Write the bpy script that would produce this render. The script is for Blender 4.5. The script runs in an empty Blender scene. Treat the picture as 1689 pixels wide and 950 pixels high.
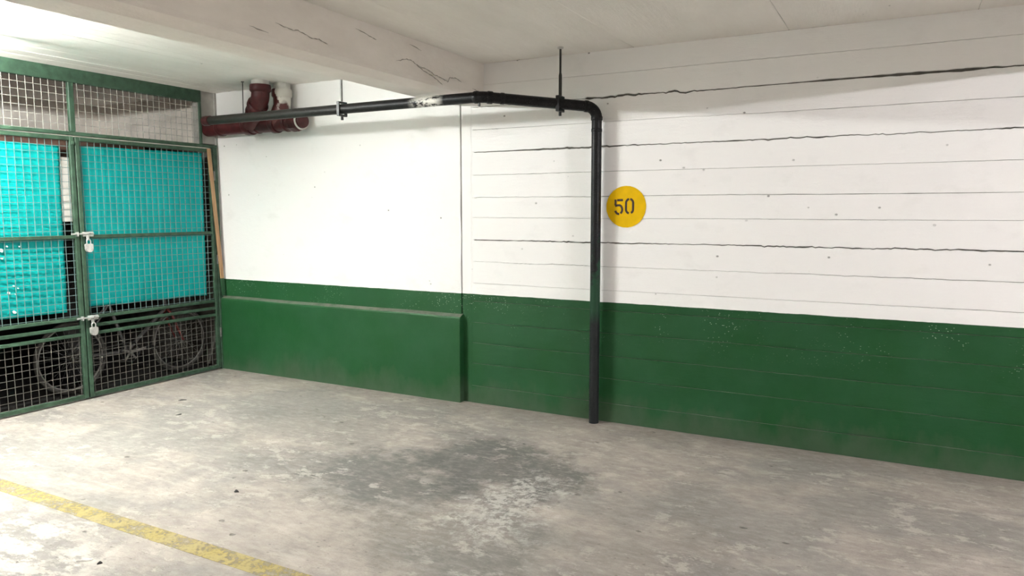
import bpy, math, random
from mathutils import Vector, Matrix, noise
random.seed(7)
sc = bpy.context.scene
COL = sc.collection

# ------------------------------------------------------------------ camera
CAM = Vector((6.075925, -5.138546, 1.6)); YAW, PIT, ROL, FPX = 0.4915126, 0.1050853, -0.000308, 1201.34
F = Vector((-math.sin(YAW)*math.cos(PIT), math.cos(YAW)*math.cos(PIT), -math.sin(PIT)))
R = Vector((math.cos(YAW), math.sin(YAW), 0)); U = R.cross(F)
R2 = R*math.cos(ROL)+U*math.sin(ROL); U2 = U*math.cos(ROL)-R*math.sin(ROL)
cd = bpy.data.cameras.new('camera'); cam = bpy.data.objects.new('camera', cd); COL.objects.link(cam)
cd.sensor_fit = 'HORIZONTAL'; cd.sensor_width = 36.0; cd.lens = FPX/1689*36.0; cd.clip_start = 0.05
M3 = Matrix((R2, U2, -F)).transposed()
cam.matrix_world = Matrix.Translation(CAM) @ M3.to_4x4()
sc.camera = cam

# ------------------------------------------------------------------ world, exposure
wd = bpy.data.worlds.new('world'); sc.world = wd; wd.use_nodes = True
wd.node_tree.nodes['Background'].inputs[0].default_value = (0.02, 0.02, 0.02, 1)
wd.node_tree.nodes['Background'].inputs[1].default_value = 0.2
vs = sc.view_settings
vs.view_transform = 'Standard'; vs.look = 'None'; vs.gamma = 1.0; vs.use_curve_mapping = False
vs.exposure = 2.30
LAMP_LEFT = ((0.75, -3.15, 2.655), 268.0, (0.975, 1.0, 0.975))     # tube beside the cage
LAMP_RIGHT = ((10.9, -3.0, 2.62), 350.0, (0.98, 0.955, 1.0))    # tube in the next bay
LAMP_REAR_FILL = ((5.3, -8.3, 2.68), 52.0, (1.0, 0.92, 0.85))       # fill tube added behind the camera to lift the light
ZC = 2.766                                                      # ceiling height

# ------------------------------------------------------------------ helpers
def S(c):                                                       # sRGB 0-255 -> linear
    return tuple(((v/255)/12.92 if v/255 <= .04045 else ((v/255+.055)/1.055)**2.4) for v in c)+(1.0,)

class MB:
    def __init__(s): s.v = []; s.f = []; s.sm = []
    def add(s, vs_, fs_, smooth=False):
        b = len(s.v); s.v += [tuple(v) for v in vs_]
        s.f += [tuple(i+b for i in f) for f in fs_]; s.sm += [smooth]*len(fs_)
        return s
    def box(s, a, b):
        x0, y0, z0 = a; x1, y1, z1 = b
        return s.add([(x0,y0,z0),(x1,y0,z0),(x1,y1,z0),(x0,y1,z0),(x0,y0,z1),(x1,y0,z1),(x1,y1,z1),(x0,y1,z1)],
              [(0,3,2,1),(4,5,6,7),(0,1,5,4),(1,2,6,5),(2,3,7,6),(3,0,4,7)])
    def cbox(s, a, b, c=.004):                                  # box with chamfered vertical+horizontal edges
        (x0,y0,z0),(x1,y1,z1) = a, b
        vv = []
        for x, sx in ((x0,1),(x1,-1)):
            for y, sy in ((y0,1),(y1,-1)):
                for z, sz in ((z0,1),(z1,-1)):
                    vv += [(x+sx*c,y+sy*c,z),(x+sx*c,y,z+sz*c),(x,y+sy*c,z+sz*c)]
        I = lambda i,j,k,t: (i*4+j*2+k)*3+t
        fs = []
        fs += [tuple(I(i,j,0,0) for i,j in ((0,0),(0,1),(1,1),(1,0))), tuple(I(i,j,1,0) for i,j in ((0,0),(1,0),(1,1),(0,1)))]
        fs += [tuple(I(i,0,k,1) for i,k in ((0,0),(1,0),(1,1),(0,1))), tuple(I(i,1,k,1) for i,k in ((0,0),(0,1),(1,1),(1,0)))]
        fs += [tuple(I(0,j,k,2) for j,k in ((0,0),(0,1),(1,1),(1,0))), tuple(I(1,j,k,2) for j,k in ((0,0),(1,0),(1,1),(0,1)))]
        for i in (0,1):
            for j in (0,1):
                fs.append((I(i,j,0,1),I(i,j,1,1),I(i,j,1,2),I(i,j,0,2)))
        for i in (0,1):
            for k in (0,1):
                fs.append((I(i,0,k,0),I(i,1,k,0),I(i,1,k,2),I(i,0,k,2)))
        for j in (0,1):
            for k in (0,1):
                fs.append((I(0,j,k,0),I(1,j,k,0),I(1,j,k,1),I(0,j,k,1)))
        for i in (0,1):
            for j in (0,1):
                for k in (0,1): fs.append((I(i,j,k,0),I(i,j,k,1),I(i,j,k,2)))
        return s.add(vv, fs)
    def bar(s, p, q, w, h=None, up=(0,0,1)):                     # rectangular bar from p to q
        p, q = Vector(p), Vector(q); h = h or w; d = (q-p).normalized()
        u = Vector(up)
        if abs(d.dot(u)) > .98: u = Vector((1,0,0))
        a = d.cross(u).normalized(); b = a.cross(d)
        vv = [c+a*(i*w/2)+b*(j*h/2) for c in (p,q) for i,j in ((-1,-1),(1,-1),(1,1),(-1,1))]
        return s.add(vv, [(0,1,2,3),(7,6,5,4),(0,4,5,1),(1,5,6,2),(2,6,7,3),(3,7,4,0)])
    def tube(s, pts, r, n=16, caps=True, smooth=True):
        pts = [Vector(p) for p in pts]; rr = r if isinstance(r, (list, tuple)) else [r]*len(pts)
        t0 = (pts[1]-pts[0]).normalized(); a = t0.orthogonal().normalized()
        b0 = len(s.v); rings = []
        for i, p in enumerate(pts):
            if i == 0: t = t0
            elif i == len(pts)-1: t = (pts[i]-pts[i-1]).normalized()
            else:
                t = ((pts[i+1]-pts[i]).normalized()+(pts[i]-pts[i-1]).normalized())
                t = t.normalized() if t.length > 1e-6 else (pts[i+1]-pts[i-1]).normalized()
            a = (a-t*a.dot(t)).normalized(); b = t.cross(a)
            rings.append([p+a*(rr[i]*math.cos(2*math.pi*k/n))+b*(rr[i]*math.sin(2*math.pi*k/n)) for k in range(n)])
        vv = [v for g in rings for v in g]
        fs = [(i*n+k, i*n+(k+1)%n, (i+1)*n+(k+1)%n, (i+1)*n+k) for i in range(len(pts)-1) for k in range(n)]
        s.add(vv, fs, smooth)
        if caps:
            s.add(rings[0], [tuple(range(n-1,-1,-1))]); s.add(rings[-1], [tuple(range(n))])
        return s
    def ring(s, c, axis, R_, r, n=36, m=8, a0=0, a1=2*math.pi):   # torus
        c = Vector(c); ax = Vector(axis).normalized(); u = ax.orthogonal().normalized(); w = ax.cross(u)
        vv = []
        for i in range(n):
            t = 2*math.pi*i/n; d = u*math.cos(t)+w*math.sin(t)
            for k in range(m):
                q = 2*math.pi*k/m; vv.append(c+d*(R_+r*math.cos(q))+ax*(r*math.sin(q)))
        return s.add(vv, [(i*m+k, ((i+1)%n)*m+k, ((i+1)%n)*m+(k+1)%m, i*m+(k+1)%m) for i in range(n) for k in range(m)], True)
    def lathe(s, prof, c=(0,0,0), n=24, smooth=True):             # (r,z) profile about z
        c = Vector(c); vv = [c+Vector((r*math.cos(2*math.pi*k/n), r*math.sin(2*math.pi*k/n), z)) for r,z in prof for k in range(n)]
        fs = [(i*n+k, i*n+(k+1)%n, (i+1)*n+(k+1)%n, (i+1)*n+k) for i in range(len(prof)-1) for k in range(n)]
        fs += [tuple(range(n-1,-1,-1)), tuple((len(prof)-1)*n+k for k in range(n))]
        return s.add(vv, fs, smooth)
    def prism(s, poly, axis, a, b):                               # 2-D polygon extruded along 'x','y' or 'z'
        def P(u, v, t): return {'x':(t,u,v), 'y':(u,t,v), 'z':(u,v,t)}[axis]
        n = len(poly)
        vv = [P(u,v,a) for u,v in poly]+[P(u,v,b) for u,v in poly]
        return s.add(vv, [tuple(range(n-1,-1,-1)), tuple(range(n,2*n))]+[(i,(i+1)%n,n+(i+1)%n,n+i) for i in range(n)])
    def build(s, name, mat, parent=None, fixn=True):
        me = bpy.data.meshes.new(name); me.from_pydata([tuple(v) for v in s.v], [], s.f); me.update()
        for p, q in zip(me.polygons, s.sm): p.use_smooth = q
        if fixn:
            import bmesh
            bm = bmesh.new(); bm.from_mesh(me); bmesh.ops.recalc_face_normals(bm, faces=bm.faces); bm.to_mesh(me); bm.free()
        o = bpy.data.objects.new(name, me); COL.objects.link(o); me.materials.append(mat)
        if parent:
            o.parent = parent; o.location = -parent.location if not parent.parent else Vector((0,0,0))
        return o

def tag(o, label, cat=None, group=None, kind=None):
    o['label'] = label
    if cat: o['category'] = cat
    if group: o['group'] = group
    if kind: o['kind'] = kind
    return o
def thing(name, label, cat, loc=(0,0,0), group=None):
    o = bpy.data.objects.new(name, None); COL.objects.link(o); o.location = loc; o.empty_display_size = .1
    return tag(o, label, cat, group)
def arc(c, r, d0, d1, n=8):                                       # points of a quarter bend: c + ... from direction d0 to d1
    c, d0, d1 = Vector(c), Vector(d0).normalized(), Vector(d1).normalized()
    return [c+d0*(r*math.cos(t*math.pi/2/n))+d1*(r*math.sin(t*math.pi/2/n)) for t in range(n+1)]
def bend(a, b, c, r, n=8):                                         # fillet the corner a-b-c
    a, b, c = Vector(a), Vector(b), Vector(c); d0 = (a-b).normalized(); d1 = (c-b).normalized()
    ang = d0.angle(d1); t = r/math.tan(ang/2); p0, p1 = b+d0*t, b+d1*t
    ce = b+(d0+d1).normalized()*(r/math.sin(ang/2)); v0, v1 = p0-ce, p1-ce
    out = []
    for i in range(n+1):
        out.append(ce+v0.normalized().slerp(v1.normalized(), i/n)*v0.length)
    return out

# ------------------------------------------------------------------ materials
class N:
    def __init__(s, name):
        s.m = bpy.data.materials.new(name); s.m.use_nodes = True; s.t = s.m.node_tree; s.b = s.t.nodes['Principled BSDF']
        s.pos = s.t.nodes.new('ShaderNodeNewGeometry').outputs['Position']
    def node(s, k, **kw):
        n = s.t.nodes.new(k)
        for a, v in kw.items(): setattr(n, a, v)
        return n
    def link(s, a, b): s.t.links.new(a, b)
    def inp(s, sock, v):
        if hasattr(v, 'is_output'): s.link(v, sock)
        else: sock.default_value = v
    def noise(s, scale, detail=4, rough=.55, vec=None, stretch=None, off=None):
        v = vec or s.pos
        if stretch or off:
            mp = s.node('ShaderNodeMapping'); s.link(v, mp.inputs[0])
            if stretch: mp.inputs['Scale'].default_value = stretch
            if off: mp.inputs['Location'].default_value = off
            v = mp.outputs[0]
        n = s.node('ShaderNodeTexNoise'); s.link(v, n.inputs['Vector'])
        n.inputs['Scale'].default_value = scale; n.inputs['Detail'].default_value = detail; n.inputs['Roughness'].default_value = rough
        return n.outputs['Fac']
    def voro(s, scale, stretch=None, vec=None):
        v = vec or s.pos
        if stretch:
            mp = s.node('ShaderNodeMapping'); s.link(v, mp.inputs[0]); mp.inputs['Scale'].default_value = stretch; v = mp.outputs[0]
        n = s.node('ShaderNodeTexVoronoi'); s.link(v, n.inputs['Vector']); n.inputs['Scale'].default_value = scale
        return n.outputs['Distance'], n.outputs['Color']
    def ramp(s, f, a, b, lo=0.0, hi=1.0):
        n = s.node('ShaderNodeMapRange'); s.inp(n.inputs[0], f); n.inputs[1].default_value = a; n.inputs[2].default_value = b
        n.inputs[3].default_value = lo; n.inputs[4].default_value = hi; n.clamp = True
        return n.outputs[0]
    def math(s, op, a, b=0.0):
        n = s.node('ShaderNodeMath', operation=op); s.inp(n.inputs[0], a); s.inp(n.inputs[1], b); return n.outputs[0]
    def mix(s, f, a, b, mode='MIX'):
        n = s.node('ShaderNodeMix', data_type='RGBA', blend_type=mode); s.inp(n.inputs[0], f); s.inp(n.inputs[6], a); s.inp(n.inputs[7], b)
        return n.outputs[2]
    def xyz(s, v=None):
        n = s.node('ShaderNodeSeparateXYZ'); s.link(v or s.pos, n.inputs[0]); return n.outputs
    def bump(s, h, strength=.3, dist=.01):
        n = s.node('ShaderNodeBump'); s.inp(n.inputs['Height'], h); n.inputs['Strength'].default_value = strength; n.inputs['Distance'].default_value = dist
        s.link(n.outputs[0], s.b.inputs['Normal'])
    def out(s, col, rough=.6, metal=0.0, spec=.5):
        s.inp(s.b.inputs['Base Color'], col); s.inp(s.b.inputs['Roughness'], rough); s.b.inputs['Metallic'].default_value = metal
        s.b.inputs['Specular IOR Level'].default_value = spec
        return s.m

def simple(name, col, rough=.5, metal=0, var=.12, scale=30, bump=0.0, spec=.5):
    n = N(name); f = n.noise(scale, 4)
    c = tuple(col[:3])+(1,)
    d = tuple(v*(1-var*2) for v in c[:3])+(1,); e = tuple(min(1, v*(1+var)) for v in c[:3])+(1,)
    if bump: n.bump(f, bump, .003)
    return n.out(n.mix(n.ramp(f, .3, .7), d, e), rough, metal, spec)

WHITE = (.85, .838, .82, 1); GREEN = (.0095, .062, .0165, 1)
def wall_paint(name, boards):
    n = N(name); x, y, z = n.xyz()
    edge = n.math('ADD', z, n.ramp(n.noise(9, 3), .3, .7, -.0015, .0015))
    g = n.ramp(edge, .9165, .9195, 1, 0)
    # white with faint dirt smudges and pinholes
    sm = n.ramp(n.noise(3.5, 6, .62, stretch=(1, 1, 1.6)), .56, .78)
    w = n.mix(n.math('MULTIPLY', sm, .22), WHITE, (.55, .54, .51, 1))
    d, c = n.voro(7.0, (1, .2, 1.3))
    rnd = n.xyz(c)[0]
    pit = n.math('MULTIPLY', n.ramp(d, .045, .075, 1, 0), n.ramp(rnd, .55, .58))
    pit = n.math('MULTIPLY', pit, n.ramp(n.noise(2.2, 3), .40, .52))
    w = n.mix(n.math('MULTIPLY', pit, .75), w, (.16, .15, .14, 1))
    # green with dusty lower edge and pale chipped flecks
    gg = n.mix(n.ramp(n.noise(2.6, 5, .6), .35, .7), GREEN, (.016, .074, .028, 1))
    dust = n.math('MULTIPLY', n.ramp(n.math('ADD', z, n.ramp(n.noise(5, 5, .6, stretch=(1, 1, .5)), .3, .7, -.12, .12)), .02, .2, 1, 0), .36)
    gg = n.mix(dust, gg, (.095, .110, .080, 1))
    fd, fc = n.voro(46, (1, .2, 1.9))
    fl = n.math('MULTIPLY', n.ramp(fd, .12, .2, 1, 0), n.ramp(n.xyz(fc)[1], .8, .84))
    fl = n.math('MULTIPLY', fl, n.ramp(n.noise(2.7, 3, .6, off=(3.3, 0, 1.1)), .50, .60))
    fl = n.math('MULTIPLY', fl, n.ramp(z, .55, .8))
    gg = n.mix(n.math('MULTIPLY', fl, .8), gg, (.42, .50, .42, 1))
    col = n.mix(g, w, gg)
    h = n.math('ADD', n.math('MULTIPLY', n.noise(14, 5, .6, stretch=((.35, 1, 2.2) if boards else (1, 1, 1))), .7), n.math('MULTIPLY', n.noise(90, 3), .3))
    h = n.math('SUBTRACT', h, n.math('MULTIPLY', pit, 1.2))
    n.bump(h, .35 if boards else .3, .010)
    ro = n.mix(g, (.62,)*3+(1,), (.5,)*3+(1,))
    nz = n.node('ShaderNodeNewGeometry').outputs['True Normal']
    top = n.math('MULTIPLY', n.math('MULTIPLY', n.ramp(n.xyz(nz)[2], .5, .9), g), n.ramp(n.noise(12, 5, .6), .25, .6, .35, .9))
    col = n.mix(top, col, (.17, .17, .14, 1))                     # dust lying on the ledge
    return n.out(col, ro, 0, .22)
M_BOARDW = wall_paint('painted_board_concrete', True)
M_PLASTER = wall_paint('painted_plaster', False)

def ceil_mat():
    n = N('painted_ceiling')
    f = n.ramp(n.noise(2.2, 6, .65, stretch=(1.6, .5, 1)), .35, .75)
    col = n.mix(f, (.89, .855, .805, 1), (.80, .765, .71, 1))
    d, c = n.voro(6, (1.2, .7, 1)); pit = n.math('MULTIPLY', n.ramp(d, .03, .05, 1, 0), n.ramp(n.xyz(c)[0], .75, .78))
    col = n.mix(n.math('MULTIPLY', pit, .6), col, (.2, .19, .17, 1))
    n.bump(n.noise(12, 6, .66, stretch=(2.2, .3, 1)), .6, .014)
    return n.out(col, .7, 0, .3)
M_CEIL = ceil_mat()
def beam_mat():
    n = N('painted_beam_concrete')
    f = n.ramp(n.noise(3.0, 6, .65, stretch=(1, .6, 1.4)), .35, .75)
    col = n.mix(f, (.87, .825, .775, 1), (.77, .72, .67, 1))
    d, c = n.voro(9, (1, .5, 1)); pit = n.math('MULTIPLY', n.ramp(d, .04, .07, 1, 0), n.ramp(n.xyz(c)[0], .72, .76))
    col = n.mix(n.math('MULTIPLY', pit, .5), col, (.25, .23, .2, 1))
    n.bump(n.noise(20, 6, .65, stretch=(1, .5, 1)), .4, .012)
    return n.out(col, .75, 0, .3)
M_BEAM = beam_mat()

def floor_mat():
    n = N('worn_concrete_floor'); x, y, z = n.xyz()
    big = n.noise(.8, 6, .62, off=(2.1, .4, 0)); mid = n.noise(2.6, 9, .70); fine = n.noise(17, 8, .74, stretch=(.7, 1.5, 1)); grit = n.noise(120, 4, .7)
    streak = n.noise(7, 8, .7, stretch=(.45, 1.6, 1), off=(.7, .2, 0))
    sm = n.ramp(n.math('ADD', n.noise(.85, 5, .6, stretch=(.8, 1.3, 1), off=(2.1, .4, 0)), n.ramp(n.noise(6, 8, .72), .3, .7, -.05, .05)), .47, .56)   # trowelled grey areas
    col = n.mix(n.ramp(mid, .34, .66), (.270, .243, .216, 1), (.420, .374, .329, 1))
    col = n.mix(n.math('MULTIPLY', n.ramp(streak, .50, .62), .5), col, (.49, .44, .39, 1))
    grey = n.mix(n.ramp(mid, .35, .65), (.225, .213, .196, 1), (.285, .268, .245, 1))
    col = n.mix(n.math('MULTIPLY', sm, .8), col, grey)
    def blob(cx, cy, rx, ry, amp=.55, sc_=2.4):
        dx = n.math('DIVIDE', n.math('SUBTRACT', x, cx), rx); dy = n.math('DIVIDE', n.math('SUBTRACT', y, cy), ry)
        dd = n.math('SQRT', n.math('ADD', n.math('MULTIPLY', dx, dx), n.math('MULTIPLY', dy, dy)))
        return n.ramp(n.math('ADD', dd, n.ramp(n.noise(sc_, 8, .72), .25, .75, -amp, amp)), .6, 1.1, 1, 0)
    for cx, cy, rx, ry, f, c in ((3.85, -1.27, .66, .55, .85, (.105, .105, .098, 1)), (3.45, -1.72, .70, .46, .78, (.115, .113, .104, 1)), (2.2, -1.15, .95, .5, .42, (.165, .163, .152, 1)),
                                 (4.25, -2.25, .5, .45, .55, (.15, .145, .132, 1)), (2.45, -1.75, .7, .22, .35, (.16, .155, .145, 1)), (5.1, -1.9, .5, .8, .35, (.165, .155, .145, 1))):
        col = n.mix(n.math('MULTIPLY', blob(cx, cy, rx, ry, .75), f), col, c)
    # pale skim-coat remnants, flaky
    pk = n.math('MULTIPLY', n.ramp(n.noise(5.5, 10, .76, stretch=(1, 1.5, 1), off=(.3, 1.7, 0)), .53, .58), n.ramp(n.noise(1.1, 4, .6, off=(5, 2, 0)), .42, .56))
    col = n.mix(n.math('MULTIPLY', pk, .55), col, (.56, .515, .46, 1))
    pk2 = n.math('MULTIPLY', blob(4.25, -1.75, .28, .5, .8, 4.0), n.ramp(n.noise(14, 8, .75), .46, .54))
    col = n.mix(n.math('MULTIPLY', pk2, .7), col, (.56, .54, .50, 1))
    corner = n.math('MULTIPLY', blob(2.1, -3.45, 1.1, .5, .6), n.ramp(n.noise(7, 9, .74, stretch=(.7, 1.4, 1)), .46, .53))
    col = n.mix(n.math('MULTIPLY', corner, .75), col, (.64, .585, .52, 1))
    # brownish dust along the foot of the wall
    du = n.math('MULTIPLY', n.ramp(n.math('ADD', y, n.ramp(n.noise(4, 5), .3, .7, -.12, .12)), -.35, -.02), .6)
    col = n.mix(du, col, (.235, .200, .172, 1))
    # dark pits and grit
    d, c = n.voro(4.6, (1, 1.6, 1)); pit = n.math('MULTIPLY', n.ramp(n.math('ADD', d, n.ramp(n.noise(25, 4), .3, .7, -.05, .05)), .05, .10, 1, 0), n.ramp(n.xyz(c)[0], .62, .66))
    col = n.mix(n.math('MULTIPLY', pit, .7), col, (.075, .070, .062, 1))
    d2, c2 = n.voro(20, (1, 1.6, 1)); p2 = n.math('MULTIPLY', n.ramp(d2, .1, .22, 1, 0), n.ramp(n.xyz(c2)[1], .74, .78))
    col = n.mix(n.math('MULTIPLY', p2, .55), col, (.115, .105, .095, 1))
    col = n.mix(n.math('MULTIPLY', n.ramp(fine, .48, .64), .34), col, n.mix(.55, col, (.60, .565, .52, 1)))
    col = n.mix(n.math('MULTIPLY', n.ramp(fine, .48, .36), .30), col, n.mix(.5, col, (.09, .085, .078, 1)))
    col = n.mix(n.math('MULTIPLY', n.ramp(grit, .5, .72), .25), col, (.10, .092, .084, 1))
    h = n.math('ADD', n.math('ADD', n.math('MULTIPLY', mid, .5), n.math('MULTIPLY', fine, .45)), n.math('MULTIPLY', pk, .12))
    h = n.math('SUBTRACT', h, n.math('MULTIPLY', pit, .5))
    n.bump(h, .8, .014)
    return n.out(col, n.ramp(mid, .3, .7, .62, .85), 0, .3)
M_FLOOR = floor_mat()

def yellow_mat():
    n = N('worn_yellow_line')
    w = n.ramp(n.math('ADD', n.math('MULTIPLY', n.noise(9, 8, .72), .6), n.math('MULTIPLY', n.noise(50, 5, .7), .4)), .46, .64)
    w = n.math('MULTIPLY', n.math('SUBTRACT', 1.0, w), .68)
    col = n.mix(n.ramp(n.noise(6, 4), .3, .7), (.56, .455, .165, 1), (.56, .475, .25, 1))
    n.out(col, .75, 0, .3)
    tr = n.node('ShaderNodeBsdfTransparent'); mx = n.node('ShaderNodeMixShader')
    n.link(w, mx.inputs[0]); n.link(tr.outputs[0], mx.inputs[1]); n.link(n.b.outputs[0], mx.inputs[2])
    n.link(mx.outputs[0], n.t.nodes['Material Output'].inputs[0])
    return n.m
M_YEL = yellow_mat()
M_GFRAME = simple('green_gate_paint', (.038, .078, .048), .5, 0, .2, 18, .1, .3)
M_WIRE = simple('dull_galvanised_wire', (.150, .142, .125), .55, .2, .2, 60)
M_WIRE_S = simple('galvanised_wire_reflect_tint', (.155, .235, .225), .5, .3, .15, 60)  # turquoise reflected from the sheets is mixed into the wire colour
M_WIRE_P = simple('pale_painted_wire', (.36, .35, .31), .6, 0, .25, 40)
def sheet_mat():
    n = N('turquoise_sheet')
    f = n.noise(5, 5, .6); g = n.noise(70, 3, .6)
    col = n.mix(n.ramp(f, .3, .7), (.0, .30, .283, 1), (.001, .38, .36, 1))
    n.bump(n.math('ADD', f, n.math('MULTIPLY', g, .25)), .35, .012)
    return n.out(col, .6, 0, .2)
M_SHEET = sheet_mat()
def black_pipe_mat():
    n = N('black_painted_pipe'); x, y, z = n.xyz()
    f = n.noise(22, 6, .68)
    col = n.mix(n.ramp(f, .35, .7), (.004, .004, .0045, 1), (.013, .013, .014, 1))
    col = n.mix(n.math('MULTIPLY', n.ramp(n.noise(130, 3), .62, .72), .5), col, (.12, .115, .10, 1))
    # scraped patch where the run passes under the beam
    m = n.math('MULTIPLY', n.ramp(x, 2.80, 2.92), n.ramp(x, 3.04, 3.12, 1, 0))
    m = n.math('MULTIPLY', m, n.ramp(n.noise(34, 6, .72, stretch=(.5, 1, 1)), .42, .52))
    col = n.mix(m, col, (.62, .60, .55, 1))
    # older grey-brown paint towards the free end
    col = n.mix(n.math('MULTIPLY', n.ramp(x, 2.6, 1.2), .75), col, (.030, .027, .022, 1))
    # smear of wall paint on the riser and dusty grey foot
    lo = n.math('MULTIPLY', n.ramp(z, .95, .80), n.ramp(x, 3.9, 3.95))
    col = n.mix(n.math('MULTIPLY', lo, .7), col, (.015, .018, .019, 1))
    gr = n.math('MULTIPLY', n.math('MULTIPLY', n.ramp(z, .76, .86), n.ramp(n.math('ADD', z, n.ramp(n.noise(11, 4), .3, .7, -.25, .25)), 1.28, 1.12, 0, 1)), n.ramp(x, 3.9, 3.95))
    col = n.mix(n.math('MULTIPLY', gr, .75), col, (.016, .062, .030, 1))
    n.bump(f, .35, .004)
    return n.out(col, n.ramp(f, .3, .7, .5, .38), 0, .2)
M_PIPE = black_pipe_mat()
M_BLACKMETAL = simple('black_steel', (.010, .010, .011), .4, .2)
M_ROD = simple('zinc_rod', (.17, .165, .155), .42, .5)
M_ROD2 = simple('blackened_rod', (.035, .033, .030), .5, .3)
M_RED = simple('oxblood_pipe', (.064, .0115, .0125), .42, 0, .2, 14, .08, .3)
def red_splash():
    n = N('oxblood_pipe_splashed'); x, y, z = n.xyz()
    m = n.math('MULTIPLY', n.ramp(n.math('ADD', x, n.ramp(n.noise(14, 5), .3, .7, -.03, .03)), 1.0, 1.012), n.ramp(n.math('ADD', z, n.ramp(n.noise(9, 4), .3, .7, -.05, .05)), 2.54, 2.58))
    return n.out(n.mix(m, (.074, .0125, .0115, 1), (.62, .60, .55, 1)), .42)
M_REDW = red_splash()
M_OFFWHITE = simple('offwhite_plastic', (.62, .61, .57), .55, 0, .12, 20, .1)
M_ROUNDEL = simple('yellow_paint', (.72, .44, .001), .65, 0, .06, 12, 0, .12)
M_DIGIT = simple('black_stencil_paint', (.035, .013, .006), .6, 0, .2, 60)
M_STEEL = simple('brushed_padlock_steel', (.62, .61, .59), .35, .6, .12, 50)
M_BRASSY = simple('pale_padlock_body', (.60, .58, .55), .38, .4, .12, 40)
M_LATH = simple('raw_pine', (.36, .205, .098), .65, 0, .15, 14)
M_LOFT = simple('dark_brown_timber', (.085, .040, .026), .7, 0, .25, 9)
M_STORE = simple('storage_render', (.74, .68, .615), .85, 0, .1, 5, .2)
M_CAGE_SHADE = simple('cage_shade_concrete', (.022, .021, .020), .9, 0, .2, 6)  # darkness of the unlit cage interior put into the concrete colour
M_PIER = simple('grey_pier_render', (.40, .385, .355), .85, 0, .1, 9, .2)
M_BOARD = simple('pale_chipboard', (.66, .62, .57), .7, 0, .06, 8)
M_BUNDLE = simple('black_vinyl', (.014, .014, .015), .35, 0, .2, 10, .2)
M_TYRE = simple('tyre_rubber', (.045, .042, .036), .8)
M_RIM = simple('dull_alloy', (.20, .19, .175), .45, .4)
M_SPOKE = simple('spoke_steel', (.18, .18, .18), .4, .7)
M_BIKE = simple('grey_bike_paint', (.085, .080, .078), .4)
M_BIKERED = simple('dark_red_bike_paint', (.16, .020, .018), .4)
M_CORE = simple('bare_grimy_concrete', (.13, .12, .105), .9, 0, .2, 8)
M_PAPER = simple('scrap_paper', (.72, .70, .66), .8)
M_PEB = simple('dark_grit', (.030, .028, .026), .8)
M_CRACK = simple('crack_grime', (.33, .305, .27), .9)
M_ENAMEL = simple('white_enamel', (.75, .75, .74), .4)
M_SPLASH = simple('white_splash', (.8, .82, .8), .5)
def emit_mat(name, col, e):
    n = N(name); n.out((.8, .8, .8, 1), .4)
    n.b.inputs['Emission Color'].default_value = col+(1,); n.b.inputs['Emission Strength'].default_value = e
    return n.m

# ------------------------------------------------------------------ the room
X1, Y1 = 14.0, -11.0
floor = MB().add([(-2.1, 0.2, 0), (X1, .2, 0), (X1, Y1, 0), (-2.1, Y1, 0), (-2.1, .2, -.2), (X1, .2, -.2), (X1, Y1, -.2), (-2.1, Y1, -.2)],
        [(0,3,2,1),(4,5,6,7),(0,1,5,4),(1,2,6,5),(2,3,7,6),(3,0,4,7)]).build('floor', M_FLOOR)
tag(floor, 'worn grey concrete garage floor with oil stains and pale patches', 'floor', kind='structure')

# back wall: concrete core with every formwork board on its face
wall = MB().box((-2.1, .014, 0), (X1, .25, ZC)).build('wall_back', M_CORE)
tag(wall, 'long garage wall painted white above and dark green below', 'wall', kind='structure')
JO = [(2.600,.0003,.003),(2.430,.0052,.022),(2.252,.0007,.006),(2.075,.0040,.024),(1.892,.0005,.006),(1.709,.0006,.006),(1.545,.0004,.005),
      (1.365,.0036,.022),(1.186,.0010,.007),(1.008,.0006,.006),(.857,.0002,.005),(.682,.0002,.004),(.508,.0001,.004),(.336,.0002,.004),(.147,.0002,.004)]
def joint_curve(i, x):
    z, g, a = JO[i]
    N_ = lambda f, o: noise.noise(Vector((x*f, i*7.3+o, o)))
    act = max(0.0, min(1.0, .5+1.6*N_(.8, 4)))                     # stretches where the edge is broken out
    w = N_(1.1, 0)*.005
    j = a*act*(.35*N_(6, 2)+.45*N_(17, 5)+.4*N_(41, 7))
    k = (.25+1.1*max(0, .45+1.4*N_(.9, 9)))*(1+.9*N_(13, 11))
    if i in (1, 3, 7): k = max(k, .38)*(.15 if i == 1 and x < 3.95 else 1)
    else: k = max(0, k-.25)
    return z+w+j, g*k
XS = [2.955+.02*k for k in range(int((7.3-2.955)/.02)+1)]+[7.6+.4*k for k in range(17)]
XS = [x for x in XS if x < X1]
OFF = [.001,.0025,.000,.002,-.0005,.001,.0025,.0005,.002,.000,.002,.0042,.0052,.0068,.0078,.0105]   # how far each board stands proud
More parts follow.
